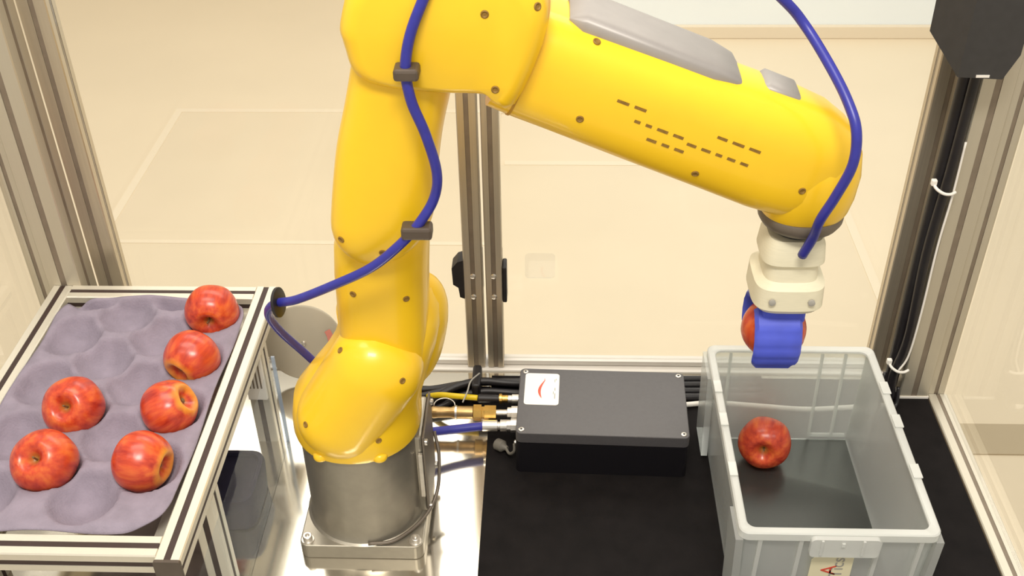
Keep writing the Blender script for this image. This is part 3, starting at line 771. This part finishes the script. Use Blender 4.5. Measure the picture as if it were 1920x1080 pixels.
build('key_ring', tube(bmesh.new(), [(-0.171+0.016*(1-math.cos(t))*1.0, yc+0.004+0.012*math.sin(t), zc+0.010+0.004*math.sin(t)) for t in [math.pi*k/8 for k in range(9)]], 0.0009, 6, 3), 'steel', bc, True)
# yellow cable with black plug
yc_ = empty('sensor_cable', (-0.11, 1.24, 0.003), 'thin yellow cable ending in a black plug on the control box', 'cable')
build('cable', tube(bmesh.new(), [(-0.186, 1.262, 0.020), (-0.165, 1.252, 0.032), (-0.140, 1.244, 0.037), (-0.106, 1.2405, 0.037)], 0.0046, 10), 'ycable', yc_, True)
build('plug', lathe(bmesh.new(), (-0.107, 1.2405, 0.036), (1, 0, 0), [(0, 0.005), (0.002, 0.0068), (0.028, 0.0062), (0.034, 0.0055)], 16), 'black', yc_, True, auto=40)
build('plug_nut', lathe(bmesh.new(), (-0.0735, 1.2405, 0.036), (1, 0, 0), [(0, 0.008), (0.004, 0.008), (0.0045, 0.006), (0.013, 0.006)], 12), 'brass', yc_, True, auto=35)
# black cable bundle behind
cb = [[(-0.215, 1.240, 0.014), (-0.180, 1.255, 0.020), (-0.140, 1.275, 0.030), (-0.105, 1.285, 0.032), (-0.060, 1.284, 0.030), (0.02, 1.288, 0.022), (0.20, 1.292, 0.010), (0.34, 1.296, 0.010)],
      [(-0.220, 1.262, 0.014), (-0.180, 1.272, 0.016), (-0.140, 1.286, 0.022), (-0.105, 1.296, 0.022), (-0.060, 1.296, 0.020), (0.02, 1.300, 0.013), (0.20, 1.306, 0.010), (0.34, 1.310, 0.010)],
      [(-0.200, 1.236, 0.009), (-0.170, 1.246, 0.010), (-0.140, 1.262, 0.018), (-0.105, 1.273, 0.021), (-0.060, 1.273, 0.020), (0.02, 1.275, 0.012), (0.20, 1.278, 0.010), (0.34, 1.282, 0.010)],
      [(-0.225, 1.284, 0.010), (-0.180, 1.290, 0.010), (-0.140, 1.300, 0.011), (-0.105, 1.307, 0.011), (-0.060, 1.309, 0.010), (0.02, 1.314, 0.010), (0.20, 1.320, 0.010), (0.34, 1.322, 0.010)]]
for i, pth in enumerate(cb):
    o = build('power_cable', tube(bmesh.new(), pth, 0.0062, 10, 6), 'cable', None, True, origin=pth[0])
    tag(o, 'black power cable in the bundle running behind the control box', 'cable', 'black cables behind the control box')
tag(build('cable_wrap', B(bmesh.new(), -0.118, -0.104, 1.264, 1.316, 0.003, 0.041, 0.004), 'cable', None, origin=(-0.111, 1.29, 0.003)), 'wide black wrap around the cable bundle, beside the control box corner', 'cable wrap')
o = build('white_cable', tube(bmesh.new(), [(0.205, 1.262, 0.0075), (0.260, 1.268, 0.0075), (0.33, 1.262, 0.0075), (0.40, 1.256, 0.0075), (0.47, 1.262, 0.0075), (0.525, 1.268, 0.0075)], 0.0042, 10), 'white', None, True, origin=(0.205, 1.262, 0.003))
tag(o, 'thin white cable lying on the mat behind the plastic bin', 'cable')
# grey flexible wire
o = build('thin_wire', tube(bmesh.new(), [(-0.128, 1.220, 0.046), (-0.122, 1.240, 0.050), (-0.118, 1.262, 0.052), (-0.106, 1.285, 0.0485)], 0.0013, 6), 'greyprint', None, True, origin=(-0.128, 1.220, 0.046))
tag(o, 'thin grey wire crossing over the yellow cable', 'wire')

# ================================================================== RIGHT POST: CABLES, HOUSING
hb = empty('lamp_housing', (0.515, 1.255, 0.57), 'black faceted housing mounted high on the right corner post', 'housing')
bm = bmesh.new()
front = [(0.498, 0.571), (0.553, 0.568), (0.567, 0.600), (0.567, 0.90), (0.500, 0.90)]
back = [(0.484, 0.600), (0.556, 0.597), (0.567, 0.620), (0.567, 0.90), (0.480, 0.90)]
A = [bm.verts.new((x, 1.240, z)) for x, z in front]; Bq = [bm.verts.new((x-0.014 if x < 0.52 else x, 1.2895, z+0.010)) for x, z in back]
skin(bm, [A, Bq]); build('shell', bm, 'darkgrey', hb)
box('shell_lens', 'white', hb, 0.520, 0.536, 1.2385, 1.2400, 0.571, 0.574)
cd = empty('cable_conduit', (0.535, 1.27, 0.003), 'black cable conduit tied down the side of the right corner post', 'conduit')
build('conduit', tube(bmesh.new(), [(0.5365, 1.3055, 0.62), (0.5365, 1.3050, 0.45), (0.5355, 1.306, 0.30), (0.5365, 1.306, 0.15), (0.5365, 1.303, 0.050), (0.532, 1.296, 0.016)], 0.0105, 16), 'cable', cd, True)
build('conduit', tube(bmesh.new(), [(0.5390, 1.284, 0.60), (0.5375, 1.284, 0.42), (0.5345, 1.286, 0.28), (0.5385, 1.284, 0.13), (0.530, 1.282, 0.055), (0.534, 1.278, 0.012)], 0.0065, 12), 'cable', cd, True)
build('white_lead', tube(bmesh.new(), [(0.5460, 1.280, 0.46), (0.5465, 1.279, 0.38), (0.5440, 1.278, 0.30), (0.546, 1.279, 0.18), (0.5435, 1.278, 0.10), (0.533, 1.276, 0.07)], 0.0016, 8), 'white', cd, True)
for z in (0.392, 0.078):
    tie = empty('cable_tie', (0.53, 1.285, z), 'white cable tie holding the black conduit, high on the post' if z > 0.2 else 'white cable tie holding the black conduit, low above the mat', 'cable tie', 'cable ties on the conduit')
    build('band', tube(bmesh.new(), [(0.519, 1.286, z+0.004), (0.521, 1.276, z), (0.530, 1.271, z-0.005), (0.540, 1.272, z-0.007), (0.548, 1.276, z-0.006)], 0.0022, 8), 'white', tie, True)
    build('head', B(bmesh.new(), 0.515, 0.5225, 1.279, 1.286, z+0.001, z+0.010, 0.0015), 'white', tie)
# loose loop at the foot
o = build('cable_loop', tube(bmesh.new(), [(0.520, 1.290, 0.055), (0.510, 1.275, 0.030), (0.514, 1.262, 0.008), (0.528, 1.258, 0.0065), (0.540, 1.268, 0.010), (0.541, 1.279, 0.035)], 0.0030, 8), 'cable', None, True, origin=(0.52, 1.27, 0.003))
tag(o, 'thin black cable loop resting on the mat at the post foot', 'cable')

# ================================================================== PLASTIC BIN
bn = empty('plastic_bin', (0.344, 1.036, 0.003), 'translucent white plastic storage bin with one apple inside', 'bin')
ZB, ZR = 0.0035, 0.170
bx0, bx1, by0, by1 = 0.238, 0.449, 0.876, 1.196          # outer at the bottom
tx0, tx1, ty0, ty1 = 0.232, 0.455, 0.868, 1.204          # outer just below the rim
TK = 0.0028
def wallq(name, b0, b1, t0, t1, inward, m='bin', parent=bn, z0=ZB, z1=ZR-0.002):
    bm = bmesh.new(); iv = Vector(inward)*TK
    P = [Vector((*b0, z0)), Vector((*b1, z0)), Vector((*t1, z1)), Vector((*t0, z1))]
    A = [bm.verts.new(q) for q in P]; Bq = [bm.verts.new(q+iv) for q in P]
    skin(bm, [A, Bq]); return build(name, bm, m, parent)
wf = wallq('wall', (bx0, by0), (bx1, by0), (tx0, ty0), (tx1, ty0), (0, 1, 0))
wb = wallq('wall', (bx0, by1), (bx1, by1), (tx0, ty1), (tx1, ty1), (0, -1, 0))
w_l = wallq('wall', (bx0, by0), (bx0, by1), (tx0, ty0), (tx0, ty1), (1, 0, 0))
w_r = wallq('wall', (bx1, by0), (bx1, by1), (tx1, ty0), (tx1, ty1), (-1, 0, 0))
box('bin_floor', 'binfloor', bn, bx0+TK, bx1-TK, by0+TK, by1-TK, ZB, ZB+0.0015)
# rim: rounded band standing proud of the walls
bm = bmesh.new()
outer = rrect(0.2265, 0.4610, 0.8620, 1.2110, 0.012); inner = rrect(0.2370, 0.4500, 0.8730, 1.1990, 0.010)
ringsv = []
for poly, z in ((outer, 0.1585), (outer, 0.1690), (rrect(0.2280, 0.4595, 0.8635, 1.2095, 0.011), 0.1705), (rrect(0.2355, 0.4515, 0.8715, 1.2005, 0.010), 0.1705), (inner, 0.1690), (inner, 0.1660),
                (rrect(0.2300, 0.4575, 0.8655, 1.2075, 0.011), 0.1660), (rrect(0.2285, 0.4590, 0.8640, 1.2090, 0.011), 0.1585)):
    ringsv.append([bm.verts.new((x, y, z)) for x, y in poly])
skin(bm, ringsv, closed=True)
build('rim', bm, 'binrim', bn, True, auto=40)
# ribs
for x in (0.252, 0.300, 0.392, 0.440):
    wallq('rib', (x-0.0025, by0-0.0048), (x+0.0025, by0-0.0048), (x-0.0025, ty0-0.0048), (x+0.0025, ty0-0.0048), (0, 1.5, 0), 'binrim', bn, ZB, 0.158)
for x in (0.262, 0.392, 0.425):
    wallq('rib', (x-0.0020, by1+0.0005), (x+0.0020, by1+0.0005), (x-0.0020, ty1+0.0005), (x+0.0020, ty1+0.0005), (0, 1.3, 0), 'binrim', bn, ZB, 0.158)
box('foot_ledge', 'binrim', bn, 0.390, 0.446, 1.1975, 1.2010, 0.006, 0.011)
# corner columns
for x in (0, 1):
    for y in (0, 1):
        cx0, cx1 = (0.2225, 0.2315) if x == 0 else (0.4560, 0.4650)
        if y == 1:
            cyy0, cyy1 = 1.150, 1.2105
        else:
            cyy0, cyy1 = 0.8625, 0.9150
        bm = bmesh.new()
        zb = 0.010 if y == 1 else 0.030
        sh = 0.006 if x == 0 else -0.006
        poly0 = [(cx0+sh*0.6, cyy0), (cx1+sh*0.6, cyy0), (cx1+sh*0.6, cyy1), (cx0+sh*0.6, cyy1)]; poly1 = [(cx0, cyy0), (cx1, cyy0), (cx1, cyy1), (cx0, cyy1)]
        skin(bm, [[bm.verts.new((a, b, zb)) for a, b in poly0], [bm.verts.new((a, b, 0.158)) for a, b in poly1]])
        build('corner_column', bm, 'bin', bn)
# rim clips along the long sides
for y in (0.965, 1.055, 1.120):
    box('rim_clip', 'binrim', bn, 0.4505, 0.4620, y-0.012, y+0.012, 0.1708, 0.1730, 0.0008)
    box('rim_clip', 'binrim', bn, 0.2260, 0.2365, y-0.012, y+0.012, 0.1708, 0.1730, 0.0008)
# front handle lip
bm = prism(bmesh.new(), rrect(0.309, 0.390, 0.138, 0.168, 0.006), 'y', 0.8555, 0.8618)
hd_ = build('handle', bm, 'binrim', bn)
for x in (0.3215, 0.3695):
    box('handle_rib', 'binrim', hd_, x-0.0016, x+0.0016, 0.8530, 0.8553, 0.143, 0.168, 0.0006)
box('handle_rib', 'binrim', hd_, 0.344, 0.348, 0.8530, 0.8553, 0.158, 0.164, 0.0006)
# sticker on the front wall
sk = build('sticker', prism(bmesh.new(), [(0.3165, 0.070), (0.3665, 0.070), (0.3665, 0.1275), (0.3245, 0.1275), (0.3200, 0.1255), (0.3170, 0.1210)], 'y', 0.8655, 0.8663), 'labelcream', bn)
def text_mesh(name, body, size, m, parent, loc, rotz):
    cu = bpy.data.curves.new(name, 'FONT'); cu.body = body; cu.size = size; cu.extrude = 0.0001
    to = bpy.data.objects.new(name+'_curve', cu); COL.objects.link(to)
    dg_ = bpy.context.evaluated_depsgraph_get(); me = bpy.data.meshes.new_from_object(to.evaluated_get(dg_))
    bpy.data.objects.remove(to, do_unlink=True)
    me.name = name; me.materials.clear(); me.materials.append(M[m])
    R = Matrix.Translation(Vector(loc)-wloc(parent)) @ Matrix.Rotation(math.pi/2, 4, 'X') @ Matrix.Rotation(rotz, 4, 'Z')
    me.transform(R)
    o = bpy.data.objects.new(name, me); COL.objects.link(o); o.parent = parent
    return o
text_mesh('lettering', 'Tics', 0.022, 'greyprint', sk, (0.3560, 0.8651, 0.0905), math.pi/2)
text_mesh('lettering', 'A', 0.026, 'red', sk, (0.3480, 0.8651, 0.0950), math.pi/2)
